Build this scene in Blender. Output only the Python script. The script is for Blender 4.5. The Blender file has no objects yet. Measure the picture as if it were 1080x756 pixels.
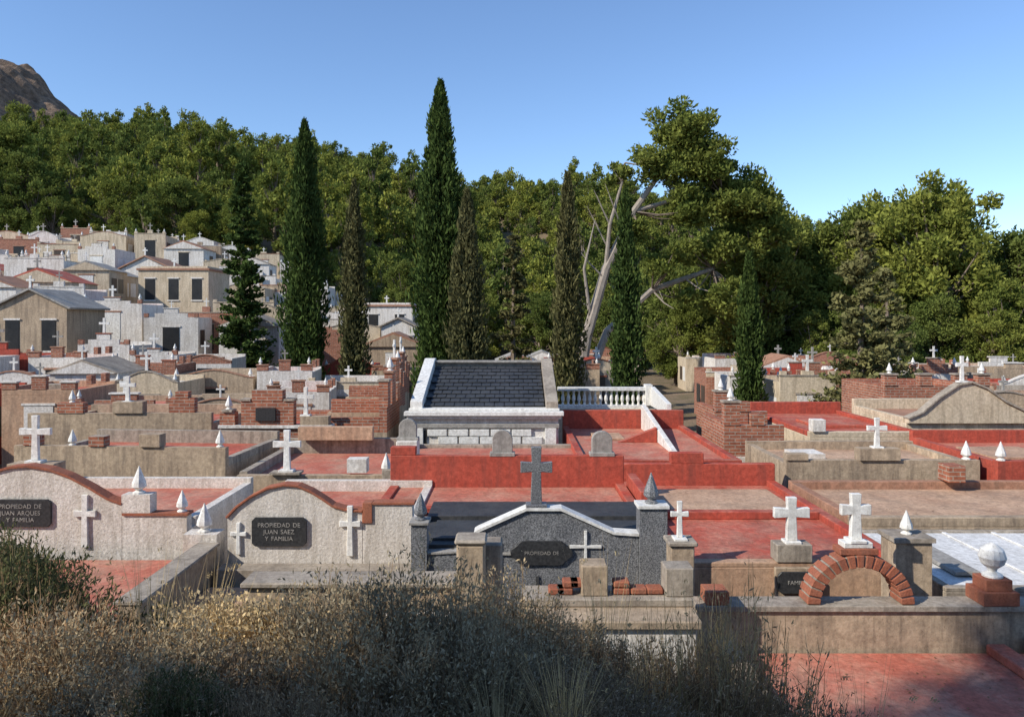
import bpy, math, random
import numpy as np
from mathutils import Vector, Matrix
random.seed(7); np.random.seed(7)
sc = bpy.context.scene
sc.view_settings.view_transform = 'Standard'
sc.view_settings.look = 'None'
sc.view_settings.exposure = 0

# ------------------------------------------------------------------ materials
def newmat(name):
    m = bpy.data.materials.new(name); m.use_nodes = True
    nt = m.node_tree; nt.nodes.clear()
    return m, nt, nt.nodes, nt.links
def nd(n, t, **k):
    a = n.new(t)
    for kk, v in k.items(): setattr(a, kk, v)
    return a
def ramp(n, l, src, p0, p1, c0=(0,0,0,1), c1=(1,1,1,1)):
    r = n.new('ShaderNodeValToRGB'); l.new(src, r.inputs[0])
    r.color_ramp.elements[0].position = p0; r.color_ramp.elements[1].position = p1
    r.color_ramp.elements[0].color = c0; r.color_ramp.elements[1].color = c1
    return r.outputs[0]
def mix(n, l, fac, a, b, mode='MIX'):
    m = n.new('ShaderNodeMix'); m.data_type = 'RGBA'; m.blend_type = mode
    for s, v in ((0, fac), (6, a), (7, b)):
        if hasattr(v, 'links'): l.new(v, m.inputs[s])
        elif s == 0: m.inputs[0].default_value = v
        else: m.inputs[s].default_value = (v[0], v[1], v[2], 1)
    return m.outputs[2]
def noise(n, l, vec, scale, detail=4, rough=.6):
    t = n.new('ShaderNodeTexNoise'); t.inputs['Scale'].default_value = scale
    t.inputs['Detail'].default_value = detail; t.inputs['Roughness'].default_value = rough
    l.new(vec, t.inputs['Vector']); return t.outputs['Fac']
def vmul(n, l, vec, v):
    a = nd(n, 'ShaderNodeVectorMath', operation='MULTIPLY'); l.new(vec, a.inputs[0]); a.inputs[1].default_value = v
    return a.outputs[0]
def finish(n, l, col, rough=.85, bumpsrc=None, bump=.3, dist=.01, spec=.25):
    p = n.new('ShaderNodeBsdfPrincipled'); o = n.new('ShaderNodeOutputMaterial')
    if hasattr(col, 'links'): l.new(col, p.inputs['Base Color'])
    else: p.inputs['Base Color'].default_value = (*col, 1)
    p.inputs['Roughness'].default_value = rough
    p.inputs['Specular IOR Level'].default_value = spec
    if bumpsrc is not None:
        b = n.new('ShaderNodeBump'); b.inputs['Strength'].default_value = bump; b.inputs['Distance'].default_value = dist
        l.new(bumpsrc, b.inputs['Height']); l.new(b.outputs[0], p.inputs['Normal'])
    l.new(p.outputs[0], o.inputs[0])

def weathered(name, c1, c2, dirt=(.09,.075,.06), amt=.55, rough=.88, bump=.5, scale=1.0, dust=0):
    m, nt, n, l = newmat(name)
    g = n.new('ShaderNodeNewGeometry'); pos = g.outputs['Position']
    big = ramp(n, l, noise(n, l, pos, 1.1*scale, 5, .65), .35, .65)
    col = mix(n, l, big, c1, c2)
    sx = n.new('ShaderNodeSeparateXYZ'); l.new(g.outputs['Normal'], sx.inputs[0])
    ab = nd(n, 'ShaderNodeMath', operation='ABSOLUTE'); l.new(sx.outputs[2], ab.inputs[0])
    if dust:   # settled dust and worn paint on flat faces
        dn = ramp(n, l, noise(n, l, vmul(n, l, pos, (1.3,.9,1)), 1.25, 8, .72), .44, .66, (0,0,0,1), (dust,dust,dust,1))
        dm = mix(n, l, ab.outputs[0], (dust*.1,)*3, dn); bw0 = n.new('ShaderNodeRGBToBW'); l.new(dm, bw0.inputs[0])
        col = mix(n, l, bw0.outputs[0], col, (.60,.42,.30))
    f = ramp(n, l, noise(n, l, pos, 14*scale, 6, .7), .3, .72, (.60,.58,.56,1), (1.16,1.14,1.12,1))
    col = mix(n, l, 1.0, col, f, 'MULTIPLY')
    st = ramp(n, l, noise(n, l, vmul(n, l, pos, (7, 7, .7)), 1.0, 6, .7), .45, .68)
    bl = ramp(n, l, noise(n, l, pos, 2.0*scale, 9, .78), .47, .67)
    msk = mix(n, l, ab.outputs[0], st, bl)
    mm = mix(n, l, 1.0, msk, (amt, amt, amt), 'MULTIPLY')
    bw = n.new('ShaderNodeRGBToBW'); l.new(mm, bw.inputs[0])
    col = mix(n, l, bw.outputs[0], col, dirt)
    sp = ramp(n, l, noise(n, l, pos, 55, 3, .6), .60, .7, (1,1,1,1), (.66,.64,.62,1))
    col = mix(n, l, 1.0, col, sp, 'MULTIPLY')
    finish(n, l, col, rough, noise(n, l, pos, 22, 8, .7), bump, .014)
    return m

M = {}
M['white']  = weathered('whitewashed_plaster', (.84,.81,.76), (.76,.72,.65), (.32,.26,.20), .55)
M['cream']  = weathered('cream_plaster', (.72,.61,.45), (.62,.51,.36), (.22,.17,.12), .6)
M['beige']  = weathered('beige_render', (.55,.43,.30), (.42,.325,.23), (.13,.10,.075), .68)
M['ochre']  = weathered('ochre_roof', (.62,.42,.28), (.50,.31,.20), (.2,.14,.10), .6, dust=.4)
M['conc']   = weathered('grey_concrete', (.47,.41,.33), (.35,.30,.245), (.11,.09,.07), .68)
M['red']    = weathered('red_roof_paint', (.58,.135,.085), (.46,.092,.058), (.20,.085,.06), .6, .75, .45, dust=.42)
M['redpale']= weathered('faded_red_roof_paint', (.62,.215,.145), (.51,.145,.095), (.26,.14,.10), .6, .8, .5, dust=.6)
M['redw']   = weathered('red_wall_paint', (.52,.090,.055), (.42,.068,.042), (.17,.055,.042), .6, .75, .4, dust=.4)
M['terra']  = weathered('terracotta_tiles', (.48,.27,.18), (.38,.20,.13), (.14,.10,.07), .5)
M['whiteroof'] = weathered('white_roof_paint', (.82,.82,.80), (.72,.72,.70), (.40,.38,.35), .4)
M['marble'] = weathered('white_marble', (.88,.88,.84), (.82,.81,.76), (.5,.46,.41), .38, .5, .12)
M['stone']  = weathered('grey_stone', (.44,.42,.38), (.33,.315,.29), (.12,.115,.105), .55)
M['slate']  = weathered('slate_tile', (.065,.07,.08), (.04,.045,.052), (.11,.11,.105), .4, .5, .3)
M['dark']   = weathered('dark_roof_sheet', (.065,.067,.07), (.042,.044,.047), (.10,.095,.085), .5, .6)
M['speck']  = weathered('rough_cast_white', (.82,.77,.70), (.70,.65,.58), (.34,.29,.23), .6, .9, 1.0, 2.2)
M['door']   = weathered('painted_iron_door', (.12,.09,.065), (.08,.06,.05), (.03,.02,.02), .4, .5)
M['glass']  = weathered('dark_niche', (.03,.03,.032), (.05,.048,.045), (.02,.02,.02), .3, .3)

def brickmat():
    m, nt, n, l = newmat('red_brick')
    g = n.new('ShaderNodeNewGeometry'); pos = g.outputs['Position']
    s = n.new('ShaderNodeSeparateXYZ'); l.new(pos, s.inputs[0])
    a = nd(n, 'ShaderNodeMath', operation='ADD'); l.new(s.outputs[0], a.inputs[0]); l.new(s.outputs[1], a.inputs[1])
    c = n.new('ShaderNodeCombineXYZ'); l.new(a.outputs[0], c.inputs[0]); l.new(s.outputs[2], c.inputs[1])
    b = n.new('ShaderNodeTexBrick'); l.new(c.outputs[0], b.inputs['Vector'])
    b.inputs['Scale'].default_value = 2.0; b.inputs['Brick Width'].default_value = .5; b.inputs['Row Height'].default_value = .15
    b.inputs['Mortar Size'].default_value = .018; b.inputs['Bias'].default_value = -.1
    b.inputs['Color1'].default_value = (.46,.175,.10,1); b.inputs['Color2'].default_value = (.32,.11,.065,1)
    b.inputs['Mortar'].default_value = (.42,.35,.28,1)
    f = ramp(n, l, noise(n, l, pos, 9, 6, .7), .3, .75, (.5,.47,.45,1), (1.15,1.12,1.1,1))
    col = mix(n, l, 1.0, b.outputs['Color'], f, 'MULTIPLY')
    finish(n, l, col, .9, b.outputs['Fac'], -.6, .012)
    return m
M['brick'] = brickmat()
M['brickp'] = weathered('single_brick', (.44,.16,.09), (.33,.11,.065), (.18,.11,.08), .5, .9, .6, 3)
def granite():
    m, nt, n, l = newmat('grey_granite')
    g = n.new('ShaderNodeNewGeometry'); pos = g.outputs['Position']
    col = ramp(n, l, noise(n, l, pos, 75, 3, .8), .40, .66, (.06,.063,.067,1), (.40,.40,.405,1))
    big = ramp(n, l, noise(n, l, pos, 2, 5, .6), .3, .7, (.7,.7,.71,1), (1.05,1.04,1.02,1))
    col = mix(n, l, 1.0, col, big, 'MULTIPLY')
    finish(n, l, col, .45, noise(n, l, pos, 40, 4, .6), .15, .004, .5)
    return m
M['granite'] = granite()
def blackpl():
    m, nt, n, l = newmat('black_plaque')
    g = n.new('ShaderNodeNewGeometry')
    col = ramp(n, l, noise(n, l, g.outputs['Position'], 30, 4, .7), .3, .7, (.022,.022,.023,1), (.06,.06,.06,1))
    finish(n, l, col, .4, None); return m
M['plaque'] = blackpl()
def leafmat(name, c1, c2, trans=.3, objvar=.25, sc_=1.3):
    m, nt, n, l = newmat(name)
    g = n.new('ShaderNodeNewGeometry'); oi = n.new('ShaderNodeObjectInfo')
    f = ramp(n, l, noise(n, l, g.outputs['Position'], sc_, 3, .7), .35, .65)
    col = mix(n, l, f, c1, c2)
    isl = ramp(n, l, g.outputs['Random Per Island'], 0, 1, (.62,.62,.58,1), (1.4,1.36,1.25,1))
    col = mix(n, l, 1.0, col, isl, 'MULTIPLY')
    ov = ramp(n, l, oi.outputs['Random'], 0, 1, (1-objvar,1-objvar*.8,1-objvar*.6,1), (1+objvar,1+objvar*.6,1,1))
    col = mix(n, l, 1.0, col, ov, 'MULTIPLY')
    d = n.new('ShaderNodeBsdfDiffuse'); t = n.new('ShaderNodeBsdfTranslucent'); ms = n.new('ShaderNodeMixShader')
    l.new(col, d.inputs[0]); l.new(col, t.inputs[0]); ms.inputs[0].default_value = trans
    l.new(d.outputs[0], ms.inputs[1]); l.new(t.outputs[0], ms.inputs[2])
    o = n.new('ShaderNodeOutputMaterial'); l.new(ms.outputs[0], o.inputs[0])
    return m
M['pine']   = leafmat('pine_needles', (.225,.255,.068), (.145,.185,.048), .30, .34, .4)
M['cyp']    = leafmat('cypress_foliage', (.080,.120,.036), (.048,.080,.027), .2, .15)
M['cypol']  = leafmat('olive_cypress_foliage', (.155,.150,.070), (.105,.103,.048), .2, .1)
M['cedar']  = leafmat('grey_cedar_foliage', (.185,.190,.095), (.12,.13,.065), .2)
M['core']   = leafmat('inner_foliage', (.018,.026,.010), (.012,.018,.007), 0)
M['bark']   = weathered('pine_bark', (.34,.27,.21), (.22,.17,.13), (.08,.065,.05), .5, .95, 1.0, 2)
M['palebark'] = weathered('pale_pine_bark', (.46,.40,.33), (.33,.28,.23), (.14,.11,.09), .4, .95, 1.0, 2)
M['shgrey'] = leafmat('grey_shrub_leaves', (.46,.38,.27), (.32,.27,.19), .25, .2, 4)
M['shcream']= leafmat('dry_cream_flowers', (.78,.62,.38), (.60,.46,.27), .3, .1, 4)
M['shgreen']= leafmat('green_shrub_leaves', (.15,.155,.08), (.09,.10,.05), .25, .2, 4)
M['shbrown']= leafmat('dry_brown_twigs', (.42,.30,.20), (.27,.19,.13), .15, .25, 4)
M['straw']  = leafmat('straw_grass', (.64,.51,.32), (.46,.36,.21), .3, .25, 4)
M['litter'] = leafmat('fallen_leaf', (.30,.19,.10), (.18,.11,.06), .1, .1, 4)
def groundmat():
    m, nt, n, l = newmat('dry_earth')
    g = n.new('ShaderNodeNewGeometry'); pos = g.outputs['Position']
    col = mix(n, l, ramp(n, l, noise(n, l, pos, .5, 8, .7), .4, .6), (.29,.21,.145), (.18,.15,.085))
    f = ramp(n, l, noise(n, l, pos, 12, 8, .75), .3, .75, (.5,.5,.5,1), (1.3,1.28,1.2,1))
    col = mix(n, l, 1.0, col, f, 'MULTIPLY')
    finish(n, l, col, .95, noise(n, l, pos, 9, 8, .75), 1.0, .06)
    return m
M['ground'] = groundmat()
def rockmat():
    m, nt, n, l = newmat('brown_rock')
    g = n.new('ShaderNodeNewGeometry'); pos = g.outputs['Position']
    col = mix(n, l, ramp(n, l, noise(n, l, vmul(n, l, pos, (1,1,.5)), .14, 8, .7), .4, .6), (.38,.27,.19), (.25,.175,.125))
    f = ramp(n, l, noise(n, l, pos, .6, 8, .75), .35, .7, (.35,.35,.35,1), (1.2,1.2,1.2,1))
    col = mix(n, l, 1.0, col, f, 'MULTIPLY')
    finish(n, l, col, .95, noise(n, l, pos, .5, 8, .75), 1.0, 1.5)
    return m
M['rock'] = rockmat()

# ------------------------------------------------------------------ mesh builder
class MB:
    def __init__(s): s.v = []; s.f = []; s.mi = []; s.mats = []
    def m(s, k):
        if k not in s.mats: s.mats.append(k)
        return s.mats.index(k)
    def add(s, vs, fs, k):
        o = len(s.v); s.v.extend([tuple(map(float, p)) for p in vs]); i = s.m(k)
        for f in fs: s.f.append(tuple(int(a)+o for a in f)); s.mi.append(i)
    def box(s, x0, x1, y0, y1, z0, z1, k):
        s.add([(x0,y0,z0),(x1,y0,z0),(x1,y1,z0),(x0,y1,z0),(x0,y0,z1),(x1,y0,z1),(x1,y1,z1),(x0,y1,z1)],
              [(0,3,2,1),(4,5,6,7),(0,1,5,4),(1,2,6,5),(2,3,7,6),(3,0,4,7)], k)
    def prY(s, pts, y0, y1, k):
        n = len(pts)
        s.add([(x,y0,z) for x,z in pts]+[(x,y1,z) for x,z in pts],
              [tuple(range(n)), tuple(range(2*n-1,n-1,-1))]+[(i,(i+1)%n,(i+1)%n+n,i+n)[::-1] for i in range(n)], k)
    def prX(s, pts, x0, x1, k):
        n = len(pts)
        s.add([(x0,y,z) for y,z in pts]+[(x1,y,z) for y,z in pts],
              [tuple(range(n)), tuple(range(2*n-1,n-1,-1))]+[(i,(i+1)%n,(i+1)%n+n,i+n)[::-1] for i in range(n)], k)
    def strip(s, pts, y0, y1, th, k):
        n = len(pts); off = []
        for i in range(n):
            a = Vector(pts[max(0,i-1)]); b = Vector(pts[min(n-1,i+1)]); d = (b-a).normalized()
            off.append((pts[i][0]-d.y*th, pts[i][1]+d.x*th))
        vs = []; fs = []
        for i in range(n):
            vs += [(pts[i][0],y0,pts[i][1]),(off[i][0],y0,off[i][1]),(off[i][0],y1,off[i][1]),(pts[i][0],y1,pts[i][1])]
        for i in range(n-1):
            a = 4*i; b = a+4
            fs += [(a,b,b+1,a+1),(a+1,b+1,b+2,a+2),(a+2,b+2,b+3,a+3),(a+3,b+3,b,a)]
        fs += [(0,1,2,3),(4*n-1,4*n-2,4*n-3,4*n-4)]
        s.add(vs, fs, k)
    def lathe(s, cx, cy, z, prof, n, k):
        vs = []; fs = []
        for r, h in prof:
            for j in range(n):
                a = 2*math.pi*(j+.5)/n; vs.append((cx+r*math.cos(a), cy+r*math.sin(a), z+h))
        for i in range(len(prof)-1):
            for j in range(n):
                fs.append((i*n+j, i*n+(j+1)%n, (i+1)*n+(j+1)%n, (i+1)*n+j))
        fs.append(tuple(range(n-1,-1,-1))); fs.append(tuple((len(prof)-1)*n+j for j in range(n)))
        s.add(vs, fs, k)
    def cross(s, x, y, z, h, k, t=.16, w=.66, d=None):
        t *= h; w *= h; d = d or t*.7; za = z+h*.64
        e = t*.5
        P = [(x-e*1.25,z),(x+e*1.25,z),(x+e,za-e),(x+w/2,za-e*1.2),(x+w/2,za+e*1.2),(x+e,za+e),(x+e*1.15,z+h),(x-e*1.15,z+h),(x-e,za+e),(x-w/2,za+e*1.2),(x-w/2,za-e*1.2),(x-e,za-e)]
        s.prY(P, y-d/2, y+d/2, k)
    def crossX(s, x, y, z, h, k):
        t = .08*h; d = .06*h
        s.box(x-d,x+d,y-t,y+t,z,z+h,k)
        s.box(x-d*.9,x+d*.9,y-.32*h,y+.32*h,z+h*.6,z+h*.76,k)
    def finial(s, x, y, z, h, k):
        s.lathe(x, y, z, [(.22*h,0),(.22*h,.06*h),(.10*h,.12*h),(.26*h,.25*h),(.24*h,.40*h),(.015*h,h)], 8, k)
    def tube(s, pts, rad, k, n=6):
        vs = []; fs = []; L = len(pts)
        for i in range(L):
            a = Vector(pts[max(0,i-1)]); b = Vector(pts[min(L-1,i+1)]); d = (b-a).normalized()
            u = d.cross(Vector((.3,.9,.1))).normalized(); w = d.cross(u)
            for j in range(n):
                t = 2*math.pi*j/n; p = Vector(pts[i])+(u*math.cos(t)+w*math.sin(t))*rad[i]; vs.append(tuple(p))
        for i in range(L-1):
            for j in range(n): fs.append((i*n+j, i*n+(j+1)%n, (i+1)*n+(j+1)%n, (i+1)*n+j))
        s.add(vs, fs, k)
    def leaves(s, C, size, asp, k, dirs=None, jit=1.0):
        C = np.asarray(C); n = len(C)
        a = np.random.normal(size=(n,3))
        if dirs is not None: a = np.asarray(dirs)+a*jit
        a /= np.linalg.norm(a,axis=1)[:,None]+1e-9
        b = np.cross(a, np.random.normal(size=(n,3))); b /= np.linalg.norm(b,axis=1)[:,None]+1e-9
        sz = (np.asarray(size)*np.random.uniform(.6,1.3,n))[:,None]
        V = np.stack([C-a*sz*asp, C+b*sz, C+a*sz*asp, C-b*sz], 1).reshape(-1,3)
        o = len(s.v); s.v.extend(map(tuple, V.tolist())); i = s.m(k)
        F = (np.arange(n*4).reshape(n,4)+o).tolist()
        s.f.extend(map(tuple, F)); s.mi.extend([i]*n)
    def build(s, name, bevel=0, rot=0, origin=None, link=True, smooth=False):
        A = np.array(s.v)
        if origin is None:
            origin = ((A[:,0].min()+A[:,0].max())/2, (A[:,1].min()+A[:,1].max())/2, A[:,2].min())
        A = A-np.array(origin)
        me = bpy.data.meshes.new(name); me.from_pydata(A.tolist(), [], s.f)
        for k in s.mats: me.materials.append(M[k])
        me.polygons.foreach_set('material_index', s.mi)
        if smooth: me.polygons.foreach_set('use_smooth', [True]*len(s.f))
        me.update()
        if not link: return me
        ob = bpy.data.objects.new(name, me); ob.location = origin; ob.rotation_euler[2] = rot
        sc.collection.objects.link(ob)
        if bevel:
            b = ob.modifiers.new('worn_edges','BEVEL'); b.width = bevel; b.segments = 1; b.limit_method='ANGLE'; b.angle_limit=.7
        return ob
def place(me, name, loc, rz=0, s=1, parent=None, sz=None):
    ob = bpy.data.objects.new(name, me); ob.location = loc; ob.rotation_euler[2] = rz
    ob.scale = (s, s, sz if sz else s); sc.collection.objects.link(ob)
    if parent: ob.parent = parent
    return ob

# ------------------------------------------------------------------ terrain
def sst(a, b, x):
    t = np.clip((x-a)/(b-a), 0, 1); return t*t*(3-2*t)
CX = [-400,-170,-110,-79,-63,-36,-22,-9,4,22,36,60,81,121,400]
CZ = [48, 48, 46, 46, 42.5, 38, 34.5, 31.5, 33, 33, 29, 23, 20, 15, 12]
def G(x, y):
    x = np.asarray(x, float); y = np.asarray(y, float)
    a = .19*sst(2, 34, -x)
    z = a*np.clip(y-22, 0, 62)
    crest = np.interp(x/np.clip(y,80,180)*180, CX, CZ)
    h = np.clip((y-82)/98, 0, 1)
    z = z*(1-h)+crest*h
    z = z*(1-.6*sst(190, 420, y))
    z = z+np.where(y>85, 1.6*np.sin(x*.07+1)*np.sin(y*.09)*sst(85,110,y), 0)
    bank = np.interp(y, [-60,-10,0,3.5,5,6.2,7.2,8.2], [14,5.2,3.45,2.8,2.35,1.75,1.0,0])
    low = np.interp(y, [-10,0,3,4.5,5.4,8.2], [5.2,3.3,2.3,1.5,.9,0])
    w = sst(.8, 3.0, x)
    bk = bank*(1-w)+low*w + .06*np.sin(x*2.3+y*1.7)*sst(8,5,y)
    return np.where(y < 8.2, bk, z)
def ground():
    xs = np.concatenate([[-2500,-1200,-600],np.linspace(-400,-60,70),np.linspace(-58,-12,40),np.linspace(-11,11,90),np.linspace(12,58,40),np.linspace(60,400,60),[600,1200,2500]])
    ys = np.concatenate([[-1500,-600,-200,-60,-30,-15],np.linspace(-10,9,90),np.linspace(10,60,40),np.linspace(62,200,80),[230,270,330,420,700,1400,3000]])
    X, Y = np.meshgrid(xs, ys); Z = G(X, Y)
    nx, ny = len(xs), len(ys)
    V = np.stack([X,Y,Z],-1).reshape(-1,3)
    F = [(j*nx+i, j*nx+i+1, (j+1)*nx+i+1, (j+1)*nx+i) for j in range(ny-1) for i in range(nx-1)]
    b = MB(); b.add(V, F, 'ground'); b.build('ground', origin=(0,0,0), smooth=True)
ground()
def gz(x, y): return float(G(x, y))

def mountain():
    n = 140; xs = np.linspace(-300,-110,n); ys = np.linspace(200,330,n); X, Y = np.meshgrid(xs, ys)
    d = np.hypot((X+178)*.9, (Y-250)*.8); rid = 0
    rng = np.random.RandomState(3)
    for k in range(18):
        q = .18 if k < 9 else .6
        fx, fy, p = rng.uniform(-q,q), rng.uniform(-q,q), rng.uniform(0,6)
        rid = rid+np.abs(np.sin(X*fx+Y*fy+p))*rng.uniform(.6,2.6)*(1 if k < 9 else .6)
    Z = 88-1.05*np.maximum(d-15,0)+rid-12
    V = np.stack([X,Y,Z],-1).reshape(-1,3)
    F = [(j*n+i, j*n+i+1, (j+1)*n+i+1, (j+1)*n+i) for j in range(n-1) for i in range(n-1)]
    b = MB(); b.add(V, F, 'rock'); b.build('rocky_mountain')
mountain()

# ------------------------------------------------------------------ trees
def pine_mesh(seed, H, CW, nc, lpc, ls, lean=(0,0), low=.35, mat='pine', name='pine', cmin=.07, cmax=.15):
    rs = np.random.RandomState(seed); np.random.seed(seed); b = MB()
    def tr(t): return Vector((lean[0]*t**1.4+.25*math.sin(t*5+seed), lean[1]*t, H*.85*t))
    P = [tr(t) for t in np.linspace(0,1,9)]; P[0].z = -.8
    b.tube(P, [H*.022*(1-.8*t)+.02 for t in np.linspace(0,1,9)], 'bark', 7)
    nb = max(7, nc//7); heads = []
    for i in range(nb):
        t = low+(1-low)*(i+.5)/nb; ang = i*2.4+rs.uniform(-.5,.5)
        pr = math.sin(math.pi*min(1,(i+.5)/nb*.74+.22))
        r = CW/2*pr*rs.uniform(.35,.85) if i < nb-1 else CW*.05
        ax = tr(min(t,1)); heads.append((Vector((ax.x+r*math.cos(ang), ax.y+r*math.sin(ang), H*(low+(t-low))*.92+rs.uniform(-.05,.05)*H)), t))
    for i in range(nc):
        hc, t = heads[i % nb]
        hr = CW*rs.uniform(.06,.22)
        u = rs.normal(size=3); u /= np.linalg.norm(u)
        ctr = hc+Vector((u[0]*hr, u[1]*hr, u[2]*hr))
        cr = CW*rs.uniform(cmin,cmax)
        base = tr(max(.15, t*rs.uniform(.6,.85)))
        mid = (base+ctr)/2+Vector((0,0,-.3))
        b.tube([base, mid, ctr], [H*.006,H*.0045,H*.002], 'bark', 4)
        u = rs.normal(size=(lpc,3)); u /= np.linalg.norm(u,axis=1)[:,None]
        rad = rs.uniform(.25,1.2,lpc)**.8
        pts = np.array(ctr)+u*rad[:,None]*cr*np.array([1.15,1.15,.95])
        b.leaves(pts, np.full(lpc, ls), 2.1, mat, dirs=u+np.array([0,0,.6]), jit=.8)
    return b.build(name, origin=(0,0,0), link=False)

far_pines = [pine_mesh(11+i, [7,8.2,6.4,9,7.4][i], [5.4,6.2,6,4.8,6.6][i], 50, 46, .115, (l,0), [.12,.25,.12,.3,.2][i], name='forest_pine_mesh', cmin=.06, cmax=.14)
             for i, l in enumerate([.3,-.4,.6,0,-.8])]
big_pines = [pine_mesh(31+i, 15, 10.5, 120, 240, .088, (l,0), .2, name='pine_mesh', cmin=.05, cmax=.115) for i, l in enumerate([.8,-1.0,.4])]

forest = bpy.data.objects.new('pine_forest', None); sc.collection.objects.link(forest)
rs = np.random.RandomState(5); cnt = 0
for yy in np.arange(83, 188, 3.9):
    xw = .78*yy+6
    for xx in np.arange(-xw, xw, 4.1):
        x = xx+rs.uniform(-2.0,2.0); y = yy+rs.uniform(-2.0,2.0)
        if rs.rand() < .13: continue
        s = rs.choice([.5,.65,.8,.9,1.0,1.15])*rs.uniform(.92,1.08)
        place(far_pines[rs.randint(5)], 'forest_tree', (x,y,gz(x,y)-.3), rs.uniform(0,6.28), s, forest, s*rs.uniform(.85,1.25)); cnt += 1
for (x,y,s,i) in [(17.5,56,.92,0),(21,60,.98,1),(25.5,56,.80,2),(24,64,.88,0),
                  (29.5,54,1.0,0),(33,57,1.08,1),(27.5,60,1.02,2),(36.5,55,.84,2),(31,64,1.1,1),
                  (40,58,.72,1),(38,50,.62,0),(35.5,47,.50,2),(32,49,.55,1),(28,50,.50,2),(24,52,.48,0),(21,53,.42,1),(40,66,.8,2),(34,70,1.0,0),(46,62,.6,1),
                  (15,64,.75,1),(12,72,.62,2),(9,80,.55,1),(18,72,.85,0),(3,82,.6,2),(-4,84,.55,0),(-12,84,.6,1),
                  (13,60,.45,1),(17,58,.42,2),(34,44,.36,1),(30,47,.42,0),(26,49,.36,1),(23,50,.34,2),
                  (-62,84,.95,1),(-55,85,.8,2),(-70,88,1.0,0),(-60,90,1.0,2),(-46,86,.6,1),(-38,86,.6,2),(-30,84,.55,0),(-22,84,.5,1),(-50,83,.5,0),(-42,83,.45,1),(-34,82,.42,2)]:
    place(big_pines[i], 'pine_tree', (x,y,gz(x,y)-.3), x*1.7, s)
def leaning_pine():
    np.random.seed(77); rs = np.random.RandomState(77); b = MB()
    trunks = [([(4.2,50,-.5),(4.9,50,4),(6.2,50.2,8.5),(8.0,50,12.3),(9.9,50,15),(10.8,50,17)],[.42,.36,.30,.22,.14,.06]),
              ([(4.6,50.3,0),(6.4,51,4.4),(9.5,51.5,7.2),(13.5,51,8.6),(16,51,10.0)],[.32,.26,.2,.14,.07]),
              ([(8.0,50,12.3),(11,50.4,13.2),(14,50.6,13.6)],[.16,.12,.05]),
              ([(6.2,50.2,8.5),(6.4,49.6,11.4),(7.2,49.5,14.2),(7.4,49.5,15.4)],[.16,.12,.08,.03]),
              ([(5.2,50,5),(4.7,49.5,8.5),(5.4,49.5,11.6)],[.13,.09,.03])]
    for p, r in trunks: b.tube(p, r, 'palebark', 8)
    for p0, p1 in [((6.0,50,8.0),(3.9,49.4,10.3)),((6.6,50,9.4),(4.9,49.6,12.6)),((5.4,50,5.8),(3.7,49.5,7.2)),((7.3,50,11),(6.0,49,14.0)),((6.4,49.6,11.4),(5.3,49.2,13.6)),((9.5,51.5,7.2),(10.8,50.6,5.9)),((11.6,51.2,8),(13.2,50,7.0)),((6.4,51,4.4),(7.8,50,6.2)),((7.2,49.5,14.2),(6.3,49.3,15.4))]:
        a = Vector(p0); c = Vector(p1); b.tube([a,(a+c)/2+Vector((.1,0,-.25)),c],[.07,.045,.012],'palebark',5)
        m_ = (a+c)/2; b.tube([m_, m_+Vector((-.3,.2,.8))],[.03,.008],'palebark',4)
    cl = []
    def blob(cx, cy, cz, rx, rz, k, c0=.4, c1=.9):
        for _ in range(k):
            u = rs.normal(size=3); u /= np.linalg.norm(u); q = rs.uniform(.3,1)
            cl.append((cx+u[0]*rx*q, cy+u[1]*rx*q, cz+u[2]*rz*q, rs.uniform(c0,c1)))
    blob(11.2,50,17.6,2.1,1.8,34); blob(9.6,50,15.6,1.8,1.2,14); blob(12.6,50,15.4,2.6,1.7,30); blob(15.2,51,13.4,2.8,1.9,38); blob(11.6,50,12.6,2.2,1.4,20)
    blob(16.8,51,11.0,2.2,1.8,24); blob(13.9,51,9.8,2.8,1.5,26); blob(8.2,49.8,11.0,1.2,1.0,5,.3,.6); blob(10.4,50,9.2,1.4,.9,8,.35,.7); blob(7.0,49.5,14.6,.8,.9,5,.3,.55)
    blob(14,51,6.6,2.6,1.2,14)
    allp = [p for t in trunks for p in t[0][2:]]
    for c in cl:
        cr = c[3]; c = np.array(c[:3]); L = int(270*cr/.7)
        u = rs.normal(size=(L,3)); u /= np.linalg.norm(u,axis=1)[:,None]
        pts = c+u*(rs.uniform(.2,1.2,L)**.8)[:,None]*cr*np.array([1.2,1.2,.85])
        b.leaves(pts, np.full(L,.078), 2.1, 'pine', dirs=u+np.array([0,0,.6]), jit=.8)
        q = min((Vector(p) for p in allp), key=lambda p: (p-Vector(c)).length)
        b.tube([q, (q+Vector(c))/2+Vector((0,0,-.2)), Vector(c)], [.06,.04,.015], 'bark', 4)
    b.build('leaning_pine_tree', origin=(4.5,50,0))
leaning_pine()

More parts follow.
